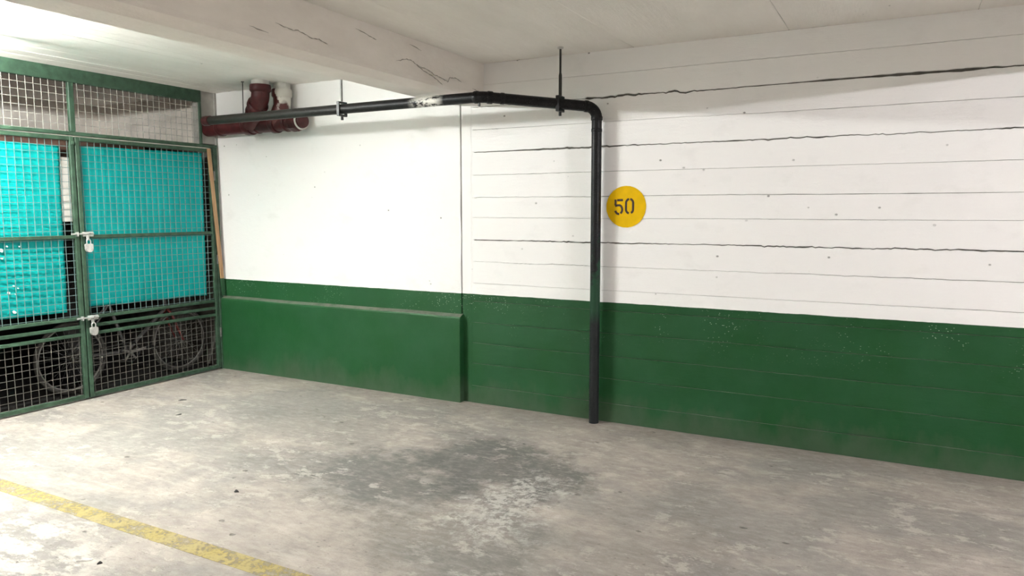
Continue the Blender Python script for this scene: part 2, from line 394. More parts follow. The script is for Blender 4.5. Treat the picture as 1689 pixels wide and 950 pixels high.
for b in range(len(JO)+1):
    mb = MB(); vv = []; nx = len(XS)
    for k, x in enumerate(XS):
        zt = ZC if b == 0 else None; zb = 0.0 if b == len(JO) else None
        xx = x
        if zt is None: c, g = joint_curve(b-1, x); zt = c-g
        if zb is None: c, g = joint_curve(b, x); zb = c+g
        if k == 0: xx = x+.02*noise.noise(Vector((b*2.3, 1, 1)))
        yf = -OFF[b]-.0012*noise.noise(Vector((x*1.7, b*4.1, 3)))
        ch = .0022
        zm = (zt+zb)/2
        vv += [(xx, .016, zb), (xx, yf+.0012, zb+ch*.4), (xx, yf, zb+ch), (xx, yf-.0006, zm), (xx, yf, zt-ch), (xx, yf+.0012, zt-ch*.4), (xx, .016, zt)]
    fs = [(k*7+j, (k+1)*7+j, (k+1)*7+j+1, k*7+j+1) for k in range(nx-1) for j in range(6)]
    fs.append(tuple(range(6, -1, -1)))
    mb.add(vv, fs).build('board', M_BOARDW, wall, fixn=False)
# smooth plaster margin beside the boards, plastered bay on the left, low plinth
mb = MB(); prof = [(2.862, z) for z in (0, ZC)]
vv = []; K = 60
for k in range(K+1):
    z = ZC*k/K; xr = 2.958+.012*noise.noise(Vector((z*5, 3, 1)))
    vv += [(2.858, -.003, z), (xr-.012, -.003, z), (xr+.012, .002, z), (xr+.012, .016, z)]
mb.add(vv, [(k*4+j, k*4+j+1, (k+1)*4+j+1, (k+1)*4+j) for k in range(K) for j in range(3)]).build('plaster_strip', M_PLASTER, wall, fixn=False)
mb = MB(); vv = []; K = 70
for k in range(K+1):
    z = ZC*k/K; xr = 2.850+.004*noise.noise(Vector((z*4, 8, 1)))+.002*noise.noise(Vector((z*22, 8, 1)))
    vv += [(0, .016, z), (0, -.012, z), (1.4, -.011-.002*noise.noise(Vector((1, z*1.5, 1))), z), (xr-.004, -.012, z), (xr, -.009, z), (xr+.001, .016, z)]
mb.add(vv, [(k*6+j, k*6+j+1, (k+1)*6+j+1, (k+1)*6+j) for k in range(K) for j in range(5)]).build('plaster_panel', M_PLASTER, wall, fixn=False)
# plinth: rounded top edge, slightly uneven
vv = []; nx = 40
for k in range(nx+1):
    x = .004+2.862*k/nx; dz = .004*noise.noise(Vector((x*1.5, 0, 0))); dy = .003*noise.noise(Vector((x*1.1, 5, 0)))
    pr = [(.0, -.004), (-.066, -.004), (-.066, .3), (-.064+dy, .66), (-.062+dy, .712), (-.056+dy, .724), (-.044, .731), (-.012, .745), (.0, .747)]
    vv += [(x, yy, zz+(dz if zz > .6 else 0)) for yy, zz in pr]
n = 9
fs = [(k*n+j, (k+1)*n+j, (k+1)*n+j+1, k*n+j+1) for k in range(nx) for j in range(n-1)]+[tuple(range(n)), tuple(nx*n+j for j in range(n-1, -1, -1))]
MB().add(vv, fs).build('plinth', M_PLASTER, wall)

# ceiling slab with its formwork boards
ceil = MB().box((-2.1, Y1, ZC+.006), (X1, .25, ZC+.2)).build('ceiling', M_CORE)
tag(ceil, 'white painted concrete ceiling with formwork board marks', 'ceiling', kind='structure')
edges = [-1.95, -.9, 0.0, .17, .36, .54, .75, .93, 1.10, 1.28, 1.458, 1.66, 1.86, 2.05, 2.26, 2.48, 2.80]
tilt = [0, 0, .003, -.004, .002, -.003, .004, .002, -.002, .004, .001, -.002, .003, .001, -.001, .001]
edges2 = [2.80, 3.39, 4.31, 5.36, 6.4, 7.9, 9.4, 10.9, 12.4, 14.0]
def ceil_board(a, b, t, gap):
    ys = [Y1+.0, -8, -6]+[-5+.125*k for k in range(41)]
    vv = []
    for y in ys:
        w = .0015*noise.noise(Vector((a*3, y*1.3, 0))); e = .003*noise.noise(Vector((a*5, y*3, 4)))
        vv += [(a+gap+e, y, ZC+.01), (a+gap+e, y, ZC+.001+w-t), (a+gap+.006+e, y, ZC-.001+w-t), (b-gap-.006, y, ZC-.001+w+t), (b-gap, y, ZC+.001+w+t), (b-gap, y, ZC+.01)]
    fs = [(k*6+j, k*6+j+1, (k+1)*6+j+1, (k+1)*6+j) for k in range(len(ys)-1) for j in range(5)]
    MB().add(vv, fs).build('board', M_CEIL, ceil)
for i in range(len(edges)-1): ceil_board(edges[i], edges[i+1], tilt[i], .0016 if i != 9 else .005)
for i in range(len(edges2)-1): ceil_board(edges2[i], edges2[i+1], (.001, -.001)[i % 2], .0009)

def beam(x0, label):
    vv = []; ys = [0.02]+[-.1-.1*k for k in range(60)]+[Y1]
    for y in ys:
        q = lambda s_: .004*noise.noise(Vector((s_, y*2.2, x0)))+.002*noise.noise(Vector((s_, y*9, x0)))
        vv += [(x0, y, ZC+.01), (x0+q(1), y, 2.475), (x0+.012, y, 2.461+q(2)*.5), (x0+.225, y, 2.461+q(3)*.5), (x0+.30+q(4)*.4, y, 2.495), (x0+.307+q(5)*.4, y, 2.52), (x0+.312, y, ZC+.01)]
    fs = [(k*7+j, k*7+j+1, (k+1)*7+j+1, (k+1)*7+j) for k in range(len(ys)-1) for j in range(6)]
    o = MB().add(vv, fs).build('ceiling_beam', M_BEAM)
    return tag(o, label, 'beam', kind='structure')
beam1 = beam(2.76, 'deep white concrete ceiling beam crossing over the black pipe')
beam2 = beam(7.72, 'concrete ceiling beam beyond the right edge of the bay')
# ragged cracks on the beam side (x = 3.07 plane)
def jag(pl):
    out = []
    for (a, b), (c, d) in zip(pl, pl[1:]):
        for k in range(5):
            t = k/5; out.append((a+(c-a)*t+.006*noise.noise(Vector((a*31+t*9, b*7, 1))), b+(d-b)*t+.007*noise.noise(Vector((a*23+t*11, 5, d*9)))))
    return out+[pl[-1]]
def ribbon(pts, w, nrm):
    pts = [Vector(p) for p in pts]; nrm = Vector(nrm); vv = []
    for i, p in enumerate(pts):
        d = (pts[min(i+1, len(pts)-1)]-pts[max(i-1, 0)]).normalized(); s_ = d.cross(nrm).normalized()
        ww = w*(.35+.65*abs(math.sin(i*2.1+1))) if 0 < i < len(pts)-1 else w*.15
        vv += [p+s_*ww/2, p-s_*ww/2, p+s_*ww/2+nrm*.001, p-s_*ww/2+nrm*.001]
    m = MB()
    for i in range(len(pts)-1):
        a, b = i*4, i*4+4
        m.f += [(a+2, a+3, b+3, b+2), (a, a+2, b+2, b), (a+1, b+1, b+3, a+3)]; m.sm += [False]*3
    m.v = [tuple(v) for v in vv]
    return m
for pl in ([(-1.15,2.585),(-1.03,2.62),(-.97,2.617),(-.90,2.595),(-.78,2.588),(-.70,2.567),(-.62,2.562),(-.53,2.545),(-.50,2.578),(-.42,2.59),(-.34,2.57)],
           [(-.92,2.597),(-.82,2.572),(-.72,2.555),(-.64,2.53),(-.60,2.512)],
           [(-1.55,2.705),(-1.42,2.692),(-1.35,2.68)], [(-1.0,2.722),(-.86,2.705)], [(-.18,2.55),(-.08,2.535),(-.02,2.53)],
           [(-2.2,2.60),(-2.1,2.588),(-2.02,2.592),(-1.93,2.572),(-1.87,2.58),(-1.80,2.565)], [(-2.38,2.545),(-2.25,2.535)]):
    ribbon([(3.0735, y, z) for y, z in jag(pl)], .0055, (1, 0, 0)).build('crack', M_CRACK, beam1)

# other enclosing walls
tag(MB().box((X1, Y1, 0), (X1+.2, .2, ZC)).build('wall_right', M_PLASTER), 'white and green end wall of the garage', 'wall', kind='structure')
tag(MB().box((-2.1, Y1-.2, 0), (X1, Y1, ZC)).build('wall_rear', M_PLASTER), 'white and green wall behind the driving aisle', 'wall', kind='structure')
wl = MB(); wl.box((-.15, Y1, 0), (0, -2.92, ZC)); wl.build('wall_left', M_PLASTER)
tag(bpy.data.objects['wall_left'], 'side wall beyond the wire mesh cage', 'wall', kind='structure')
ws = MB().box((-2.1, Y1, 0), (-1.95, .2, ZC)).build('wall_storage', M_CAGE_SHADE)
tag(ws, 'back wall of the storage cage, pale above the loft, painted shade below', 'wall', kind='structure')
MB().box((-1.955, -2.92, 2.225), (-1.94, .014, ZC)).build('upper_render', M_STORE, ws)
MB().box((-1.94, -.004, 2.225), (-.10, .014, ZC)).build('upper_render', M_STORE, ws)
tag(MB().box((-1.95, -3.07, 0), (-.15, -2.92, ZC)).build('wall_storage_side', M_CAGE_SHADE), 'side wall inside the storage cage with painted shade', 'wall', kind='structure')
tag(MB().box((-1.95, -2.92, 0), (-.06, .014, .004)).build('floor_storage', M_CAGE_SHADE), 'floor inside the storage cage darkened with painted shade', 'floor', kind='structure')
pier = MB().box((-.10, -.030, 0), (-.004, .014, ZC)).box((-.10, -.215, 2.262), (-.02, -.030, ZC))
tag(pier.build('wall_pier', M_PIER), 'narrow grey concrete strip between cage and white wall', 'wall', kind='structure')

# painted bay line
o = MB().box((.35, -2.965, 0.0), (5.6, -2.855, .0012)).build('painted_line', M_YEL)
tag(o, 'worn yellow parking line painted on the concrete floor', 'floor marking')

# ------------------------------------------------------------------ lamps
def lamp(spec, axis, label):
    (x, y, z), e, c = spec
    t = thing('fluorescent_lamp', label, 'lamp', (x, y, ZC))
    if axis == 'y':
        MB().prism([(x-.05, ZC), (x-.05, ZC-.02), (x-.03, ZC-.045), (x+.03, ZC-.045), (x+.05, ZC-.02), (x+.05, ZC)], 'y', y-.64, y+.64).build('housing', M_ENAMEL, t)
        MB().tube([(x, y-.59, z), (x, y+.59, z)], .016, 10).build('tube', emit_mat('tube_light', c, e), t)
        for s_ in (-1, 1): MB().box((x-.015, y+s_*.60-.012, z-.025), (x+.015, y+s_*.60+.012, ZC-.04)).build('lamp_holder', M_ENAMEL, t)
    else:
        MB().prism([(y-.05, ZC), (y-.05, ZC-.02), (y-.03, ZC-.045), (y+.03, ZC-.045), (y+.05, ZC-.02), (y+.05, ZC)], 'x', x-.64, x+.64).build('housing', M_ENAMEL, t)
        MB().tube([(x-.59, y, z), (x+.59, y, z)], .016, 10).build('tube', emit_mat('tube_light', c, e), t)
        for s_ in (-1, 1): MB().box((x+s_*.60-.012, y-.015, z-.025), (x+s_*.60+.012, y+.015, ZC-.04)).build('lamp_holder', M_ENAMEL, t)
lamp(LAMP_LEFT, 'y', 'fluorescent tube on the ceiling beside the mesh cage')
lamp(LAMP_RIGHT, 'y', 'fluorescent tube in the next bay behind the far beam')
lamp(LAMP_REAR_FILL, 'x', 'added fill tube over the driving aisle behind the viewer')

# ------------------------------------------------------------------ wire mesh cage front (plane x = 0)
PITCH = .058
def wires(y0, y1, z0, z1, name, mat, parent, y_ref=-1.46, z_ref=.05, t=.0036, x=-.006):
    m = MB()
    k = math.ceil((y0-y_ref)/PITCH)
    while y_ref+k*PITCH < y1:
        y = y_ref+k*PITCH; j = .0018*math.sin(k*1.7)
        m.bar((x, y+j, z0), (x, y-j, z1), t, t, (0, 1, 0)); k += 1
    k = math.ceil((z0-z_ref)/PITCH)
    while z_ref+k*PITCH < z1:
        z = z_ref+k*PITCH; j = .0016*math.sin(k*2.3)
        m.bar((x-.004, y0, z+j), (x-.004, y1, z-j), t, t); k += 1
    o = m.build(name, mat, parent, fixn=False); o['kind'] = 'stuff'
    return o
def L(y0, y1, z0, z1, d=.034, c=.004, xf=.012):                   # hollow section lying in the gate plane
    return MB().cbox((xf-d, y0, z0), (xf, y1, z1), c)

frame = thing('gate_frame', 'fixed green steel frame with mesh transom above the cage gates', 'gate frame', (0, -1.46, 0))
L(-2.92, -.20, 2.650, ZC-.003, .05, .004, .014).build('header', M_GFRAME, frame)
L(-2.92, -.03, 2.222, 2.252).build('rail', M_GFRAME, frame)
L(-1.487, -1.442, 2.252, 2.650).build('mullion', M_GFRAME, frame)
L(-.086, -.034, 0, 2.222, .05).build('post', M_GFRAME, frame)
L(-2.92, -2.87, 0, 2.222, .05).build('post', M_GFRAME, frame)
L(-2.92, -2.885, 2.252, 2.650).build('transom_stile', M_GFRAME, frame)
L(-.228, -.20, 2.252, 2.650, .02).build('transom_stile', M_GFRAME, frame)
wires(-2.885, -1.487, 2.252, 2.650, 'wire_mesh', M_WIRE_P, frame)
wires(-1.442, -.228, 2.252, 2.650, 'wire_mesh', M_WIRE_P, frame)

def gate(y0, y1, lock_side, label):
    g = thing('mesh_gate', label, 'gate', (0, (y0+y1)/2, .012), 'cage gates')
    w = .036
    L(y0, y0+w, .012, 2.212).build('stile', M_GFRAME, g)
    L(y1-w, y1, .012, 2.212).build('stile', M_GFRAME, g)
    a, b = y0+w, y1-w
    for z0, z1 in ((.012, .048), (.548, .576), (.616, .644), (.688, .716), (1.372, 1.402), (2.178, 2.212)):
        L(a, b, z0, z1, .03).build('rail', M_GFRAME, g)
    wires(a, b, .048, .548, 'wire_mesh', M_WIRE, g)
    wires(a, b, .716, 1.372, 'wire_mesh', M_WIRE_S, g, z_ref=.03, t=.0040)
    wires(a, b, 1.402, 2.178, 'wire_mesh', M_WIRE_S, g, z_ref=.045, t=.0040)
    return g
gl = gate(-2.862, -1.466, 1, 'green mesh gate at the left edge, lit brightest')
gr = gate(-1.456, -.094, -1, 'green mesh gate hinged beside the green plinth')
# hinges on the right gate, small notch stop on the left gate
for z in (.38, 1.12, 1.95):
    MB().tube([(.018, -.090, z-.045), (.018, -.090, z+.045)], .009, 10).build('hinge', M_ROD, gr)
MB().cbox((.012, -1.492, 2.145), (.022, -1.468, 2.176), .002).build('stop', M_GFRAME, gl)
def bolt(z, parent):
    # sliding bolt: barrel on the right gate, keeper on the left gate
    b = MB(); b.cbox((.013, -1.448, z-.020), (.030, -1.355, z+.020), .004).build('bolt_body', M_STEEL, gr)
    MB().tube([(.034, -1.545, z+.004), (.034, -1.36, z+.004)], .0075, 10).tube([(.034, -1.40, z+.004), (.050, -1.40, z+.018)], .006, 8).build('bolt_rod', M_STEEL, gr)
    MB().cbox((.013, -1.502, z-.016), (.042, -1.488, z+.020), .003).build('keeper', M_STEEL, gl)
    MB().cbox((.030, -1.424, z-.052), (.036, -1.400, z-.006), .002).build('hasp', M_STEEL, gr)
bolt(1.408, gr); bolt(.700, gr)
def padlock(y, z, label):
    p = thing('padlock', label, 'padlock', (.04, y, z), 'padlocks on the cage gates')
    x = .043
    sh = [(x, y-.016, z), (x, y-.017, z+.030)]+[(x, y-.017*math.cos(t*math.pi/8), z+.030+.017*math.sin(t*math.pi/8)) for t in range(1, 8)]+[(x, y+.017, z+.030), (x, y+.016, z)]
    MB().tube(sh, .0048, 8).build('shackle', M_STEEL, p)
    prof = [(-.031, .004), (-.030, -.034), (-.022, -.052), (-.008, -.060), (.008, -.060), (.022, -.052), (.030, -.034), (.031, .004), (.024, .010), (-.024, .010)]
    MB().prism([(y+u, z+v) for u, v in prof], 'x', x-.013, x+.013).build('lock_body', M_BRASSY, p)
padlock(-1.412, 1.318, 'silver padlock hanging from the upper bolt, before the turquoise sheets')
padlock(-1.412, .610, 'silver padlock hanging from the lower bolt among the triple rails')

# turquoise sheets tied behind the mesh
def sheet(poly, seed, label):
    # poly: (y,z) corners: bottom-left, bottom-right, top-right, top-left
    nu, nv = 56, 60; bl, br, tr, tl = [Vector(q) for q in poly]; vv = []
    for side in (0, 1):
        for i in range(nu+1):
            for j in range(nv+1):
                u, v = i/nu, j/nv
                q = bl*(1-u)*(1-v)+br*u*(1-v)+tr*u*v+tl*(1-u)*v
                e = .006*noise.noise(Vector((q.x*4, q.y*4, seed)))
                if i in (0, nu): q = q+Vector((e, 0))
                if j in (0, nv): q = q+Vector((0, e))
                bul = .0065*(math.cos(2*math.pi*(q.x+1.46)/PITCH+math.pi)+math.cos(2*math.pi*(q.y-.045)/PITCH+math.pi))*.5
                xx = -.026+bul+.006*noise.noise(Vector((q.x*2.2, q.y*2.2, seed+3)))-(.004 if side else 0)
                vv.append((xx, q.x, q.y))
    n1 = (nu+1)*(nv+1); fs = []
    for i in range(nu):
        for j in range(nv):
            a = i*(nv+1)+j; fs.append((a, a+nv+1, a+nv+2, a+1)); fs.append((n1+a+1, n1+a+nv+2, n1+a+nv+1, n1+a))
    m = MB(); m.add(vv, fs, True)
    rim = [i*(nv+1) for i in range(nu+1)]+[nu*(nv+1)+j for j in range(1, nv+1)]+[i*(nv+1)+nv for i in range(nu-1, -1, -1)]+[j for j in range(nv-1, 0, -1)]
    m.add([], [])
    for k in range(len(rim)):
        a, b = rim[k], rim[(k+1) % len(rim)]; m.f.append((a, b, n1+b, n1+a)); m.sm.append(False)
    return tag(m.build('plastic_sheet', M_SHEET, fixn=True), label, 'plastic sheet', 'turquoise screening sheets')
shl = sheet([(-2.80, .775), (-1.584, .765), (-1.568, 2.130), (-2.80, 2.140)], 1, 'turquoise plastic sheet behind the left gate, with white splashes')
shr = sheet([(-1.402, .790), (-.205, .768), (-.187, 2.165), (-1.395, 2.146)], 8, 'turquoise plastic sheet behind the right gate, beside the wooden lath')
for y, z, r in ((-2.0, .815, .011), (-2.06, 1.30, .013), (-2.03, .97, .009), (-2.06, 1.24, .008), (-1.99, 1.02, .005), (-2.02, 1.33, .006), (-1.93, 1.325, .004), (-1.98, .955, .005), (-2.08, 1.34, .006), (-1.96, 1.0, .004)):
    k = 9; MB().prism([(y+r*(1+.3*math.sin(3*t+y*40))*math.cos(2*math.pi*t/k), z+r*1.2*(1+.3*math.sin(5*t))*math.sin(2*math.pi*t/k)) for t in range(k)], 'x', -.024, -.0125).build('paint_splash', M_SPLASH, shl)

# lath leaning in the corner
d = MB().bar((.028, -.150, 2.21), (.036, -.046, .752), .012, .038, (0, 1, 0))
def lath_mat():
    n = N('pine_lath'); x, y, z = n.xyz()
    c = n.mix(n.ramp(n.noise(8, 5, .6, stretch=(6, 6, .4)), .3, .7), (.27, .155, .075, 1), (.40, .24, .12, 1))
    return n.out(n.mix(n.ramp(z, .925, .93, 1, 0), c, (.012, .06, .022, 1)), .65)
tag(d.build('wooden_lath', lath_mat()), 'thin pale wooden lath leaning in the corner by the gate', 'lath')

# ------------------------------------------------------------------ inside the cage
t = thing('loft_shelf', 'dark brown timber loft shelf behind the top of the gates', 'shelf', (-.3, -1.6, 2.05))
MB().cbox((-.31, -2.9, 2.045), (-.27, -.62, 2.225), .003).build('fascia', M_LOFT, t)
for k in range(6):
    MB().cbox((-1.94+k*.272, -2.9, 2.20), (-1.94+k*.272+.262, -.05, 2.222), .002).build('plank', M_LOFT, t)
for y in (-2.7, -1.4, -.10): MB().cbox((-1.94, y-.03, 2.10), (-.315, y+.03, 2.198), .003).build('joist', M_LOFT, t)
tag(MB().cbox((-.062, -1.63, 1.515), (-.050, -1.345, 2.045), .002).build('pale_board', M_BOARD), 'pale board behind the gap between the two turquoise sheets', 'board')
prof = [(.20, 0), (.215, .03), (.21, .4), (.22, .9), (.215, 1.3), (.205, 1.40), (.17, 1.47), (.11, 1.505), (.03, 1.515)]
tag(MB().lathe(prof, (-.76, -1.10, 0), 28).build('black_bundle', M_BUNDLE), 'tall black rounded bundle standing behind the gate posts', 'bundle')

# bicycle parallel to the gates
XB = -.29
def P(y, z, dx=0): return (XB+dx, y, z)
bk = thing('bicycle', 'old bicycle with dark red fork parked behind the lower mesh', 'bicycle', (XB, -.86, 0))
RW = .320
def wheel(y):
    w = MB().ring(P(y, RW), (1, 0, 0), RW-.017, .017, 48, 8).build('tyre', M_TYRE, bk)
    MB().ring(P(y, RW), (1, 0, 0), RW-.040, .009, 48, 6).build('rim', M_RIM, w)
    MB().tube([P(y, RW, -.045), P(y, RW, .045)], .017, 12).build('hub', M_RIM, w)
    s_ = MB()
    for k in range(28):
        a = 2*math.pi*k/28; b = a+(.9 if k % 2 else -.9)
        s_.bar(P(y+.016*math.cos(b), RW+.016*math.sin(b), .03*(1 if k % 4 < 2 else -1)), P(y+(RW-.042)*math.cos(a), RW+(RW-.042)*math.sin(a)), .0016)
    o = s_.build('spokes', M_SPOKE, w); o['kind'] = 'stuff'
YR, YF, YBB, ZBB = -1.425, -.335, -.905, .295
wheel(YR); wheel(YF)
ST = (-1.07, .80); HT0 = (-.475, .66); HT1 = (-.505, .80)
fr = MB()
fr.tube([P(YBB, ZBB), P(*ST)], .015, 12).tube([P(YBB, ZBB), P(*HT0)], .018, 12).tube([P(ST[0]+.01, ST[1]-.04), P(*HT1)], .015, 12).tube([P(HT0[0]+.004, HT0[1]-.02), P(HT1[0], HT1[1]+.02)], .019, 12)
for s_ in (-1, 1):
    fr.tube([P(YBB, ZBB, .02*s_), P(YR, RW, .055*s_)], .009, 8).tube([P(ST[0], ST[1]-.05, .014*s_), P(YR, RW, .055*s_)], .008, 8)
fr.tube([P(YBB, ZBB, -.036), P(YBB, ZBB, .036)], .021, 14)
fr.build('bike_frame', M_BIKE, bk)
fk = MB()
for s_ in (-1, 1): fk.tube([P(-.470, .64, .02*s_), P(-.455, .60, .05*s_), P(-.385, .42, .055*s_), P(YF, RW, .055*s_)], [.013, .013, .011, .009], 10)
fk.tube([P(-.470, .64, -.03), P(-.470, .64, .03)], .014, 10)
fk.build('fork', M_BIKERED, bk)
cr = MB(); cr.ring(P(YBB, ZBB, .052), (1, 0, 0), .088, .0042, 40, 6).ring(P(YBB, ZBB, .052), (1, 0, 0), .094, .003, 40, 4)
cr.build('chainring', M_BLACKMETAL, bk)
sp = MB().tube([P(YBB, ZBB, .03), P(YBB, ZBB, .075)], .018, 14)
for k in range(5):
    a = 2*math.pi*k/5+.3; sp.bar(P(YBB, ZBB, .054), P(YBB+.088*math.cos(a), ZBB+.088*math.sin(a), .054), .018, .006, (1, 0, 0))
sp.build('spider', M_RIM, bk)
ck = MB().bar(P(YBB, ZBB, .072), P(YBB+.168, ZBB+.022, .082), .012, .022); ck.build('crank_arm', M_RIM, bk)
pd = MB().cbox((XB+.088, YBB+.135, ZBB+.008), (XB+.17, YBB+.205, ZBB+.034), .004); pd.build('pedal', M_BLACKMETAL, bk)
MB().bar(P(YBB, ZBB, -.072), P(YBB-.168, ZBB-.022, -.082), .012, .022).build('crank_arm', M_RIM, bk)
MB().cbox((XB-.17, YBB-.205, ZBB-.036), (XB-.088, YBB-.135, ZBB-.010), .004).build('pedal', M_BLACKMETAL, bk)
ch = MB()
for dz0, dz1 in ((.092, .035), (-.092, -.035)): ch.bar(P(YBB, ZBB+dz0, .052), P(YR, RW+dz1, .05), .006, .009)
ch.ring(P(YR, RW, .05), (1, 0, 0), .036, .005, 20, 5)
ch.build('chain', M_TYRE, bk)
MB().tube([P(*ST), P(ST[0]-.025, ST[1]+.13)], .0125, 10).build('seat_post', M_RIM, bk)
sd = MB(); vv = []
for k, (yy, w_, h_) in enumerate([(-1.235, .05, .93), (-1.21, .075, .945), (-1.15, .07, .945), (-1.07, .03, .942), (-.98, .018, .94), (-.955, .010, .932)]):
    vv += [(XB-w_, yy, h_-.02), (XB-w_*.8, yy, h_+.012), (XB, yy, h_+.018), (XB+w_*.8, yy, h_+.012), (XB+w_, yy, h_-.02), (XB, yy, h_-.028)]
sd.add(vv, [(k*6+j, k*6+(j+1) % 6, (k+1)*6+(j+1) % 6, (k+1)*6+j) for k in range(5) for j in range(6)]+[tuple(range(6)), tuple(30+j for j in range(5, -1, -1))], True).build('saddle', M_BLACKMETAL, bk)
MB().tube([P(-.51, .82), P(-.525, .90), P(-.46, .91)], .0125, 10).tube([P(-.50, .93, -.20), P(-.46, .92, -.10), P(-.46, .91, 0), P(-.46, .92, .10), P(-.50, .93, .20)], .0115, 10).build('handlebar', M_RIM, bk)

# ------------------------------------------------------------------ black pipe
pp = thing('drain_pipe', 'black pipe running under the beam then down beside the number roundel', 'pipe', (4.070, -.075, 0))
RP = .038; YP, ZP = -.63, 2.398
A = Vector((.60, YP, 2.394)); B = Vector((3.425, YP, ZP)); C_ = Vector((4.068, -.078, 2.352)); D = Vector((4.072, -.078, 0))
b1 = bend(A, B, C_, .12, 6); b2 = bend(B, C_, D, .085, 10)
bumpy = lambda pts: pts
MB().tube([A, A.lerp(b1[0], .33), A.lerp(b1[0], .66), b1[0]], RP, 24).build('pipe_run', M_PIPE, pp)
MB().tube(b1, RP*1.06, 24).build('elbow', M_PIPE, pp)
MB().tube([b1[-1], b2[0]], RP, 24).build('pipe_run', M_PIPE, pp)
MB().tube(b2, RP*1.04, 24).build('elbow', M_PIPE, pp)
MB().tube([b2[-1], D.lerp(b2[-1], .5), D], RP*.985, 24).build('riser', M_PIPE, pp)
def collar(p, d, w=.035, k=1.16):
    p, d = Vector(p), Vector(d).normalized()
    return MB().tube([p-d*w/2, p-d*w*.35, p+d*w*.35, p+d*w/2], [RP*(k-.06), RP*k, RP*k, RP*(k-.06)], 24).build('coupling', M_PIPE, pp)
dr = (b2[0]-b1[-1]).normalized()
collar(b1[0], (1, 0, 0)); collar(b1[-1]+dr*.01, dr, .04); collar(b1[-1]+dr*.10, dr, .03, 1.08); collar(b2[0], dr, .03, 1.12); collar(b2[-1], (0, 0, 1), .03, 1.12)
collar(b2[-1]-Vector((0, 0, .085)), (0, 0, 1), .025, 1.05)
MB().tube([A-Vector((.035, 0, 0)), A-Vector((.028, 0, 0)), A, A+Vector((.05, 0, 0))], [RP*.7, RP*1.12, RP*1.16, RP*1.14], 24).build('end_cap', M_RED, pp)
MB().bar((3.40, -.63, 2.335), (3.40, -.63, 2.365), .014, .014).build('drip_stub', M_BLACKMETAL, pp)
def hanger(p, zt, label, mat_rod, dark):
    h = thing('pipe_hanger', label, 'pipe hanger', (p[0], p[1], zt), 'rods holding the black pipe')
    x, y, z = p
    MB().tube([(x, y, z+.045), (x, y, z+.20), (x, y, z+.22), (x, y, zt)], ([.012, .012, .008, .008] if dark else [.0085]*4), 10).build('rod', mat_rod, h)
    MB().lathe([(.006, -.016), (.022, -.012), (.022, 0), (.008, 0)], (x, y, zt), 14).build('ceiling_plate', M_OFFWHITE if dark else M_ROD, h)
    c = MB()
    for s_ in (-1, 1): c.cbox((x-.014, y+s_*(RP+.006)-.005, z-.05), (x+.014, y+s_*(RP+.006)+.005, z+.05), .002)
    c.cbox((x-.014, y-RP-.01, z+.042), (x+.014, y+RP+.01, z+.056), .002).cbox((x-.014, y-RP-.01, z-.056), (x+.014, y+RP+.01, z-.042), .002)
    c.tube([(x, y, z-.085), (x, y, z-.05)], .011, 8)
    c.build('clamp', M_BLACKMETAL, h)
ph = b1[-1].lerp(b2[0], (3.857-b1[-1].x)/(b2[0].x-b1[-1].x))
hanger((ph.x, ph.y, ph.z), ZC-.001, 'dark hanger rod near the pipe elbow, right of the beam', M_ROD2, True)
hanger((2.15, YP, A.lerp(B, (2.15-.6)/2.825).z), ZC-.001, 'grey hanger rod holding the pipe left of the beam', M_ROD, False)

# ------------------------------------------------------------------ oxblood soil pipes in the corner
rp = thing('soil_pipe', 'oxblood red soil pipes with two stubs from the ceiling corner', 'pipe', (.7, -.125, 2.33))
RR = .079; YH, ZH = -.113, 2.412
MB().tube([(-.018, YH, ZH), (.5, YH, ZH), (1.10, YH, ZH)], RR, 28).build('main_run', M_RED, rp)
def sock(p, d, w, k, mat=M_RED, name='socket'):
    p, d = Vector(p), Vector(d).normalized()
    return MB().tube([p-d*w/2, p-d*w*.3, p+d*w*.3, p+d*w/2], [RR*1.02, RR*k, RR*k, RR*(k-.04)], 28).build(name, mat, rp)
for x, w, k in ((.18, .05, 1.10), (.56, .09, 1.19), (.68, .03, 1.09), (.90, .07, 1.17), (1.05, .03, 1.10)): sock((x, YH, ZH), (1, 0, 0), w, k)
# blanked end: faceted clean-out with a pale ring
MB().tube([(1.09, YH, ZH), (1.13, YH, ZH), (1.20, YH-.01, ZH), (1.24, YH-.016, ZH)], [RR*1.02, RR*1.16, RR*1.16, RR*.86], 8, smooth=False).build('end_fitting', M_RED, rp)
MB().tube([(1.236, YH-.016, ZH), (1.262, YH-.02, ZH)], [RR*.86, RR*.80], 28).build('clean_out_cap', M_RED, rp)
MB().ring((1.236, YH-.016, ZH), (1, -.15, 0), RR*.92, .009, 28, 6).build('seal_ring', M_OFFWHITE, rp)
# front stub
s1 = Vector((.925, -.305, ZC)); k1 = Vector((.925, -.305, 2.612)); j1 = Vector((.63, -.17, 2.415))
MB().tube([s1, s1-Vector((0, 0, .05))], [RR*.98, RR*.98], 26).build('ceiling_collar', M_OFFWHITE, rp)
sock((.925, -.305, 2.694), (0, 0, 1), .066, 1.18)
bb = bend((.925, -.305, 2.72), k1, j1, .10, 8)
MB().tube([(.925, -.305, 2.67)]+bb+[j1], RR, 26).build('stub_elbow', M_RED, rp)
dd = (j1-k1).normalized(); sock(k1+dd*.105, dd, .055, 1.18); sock(k1+dd*.20, dd, .03, 1.08)
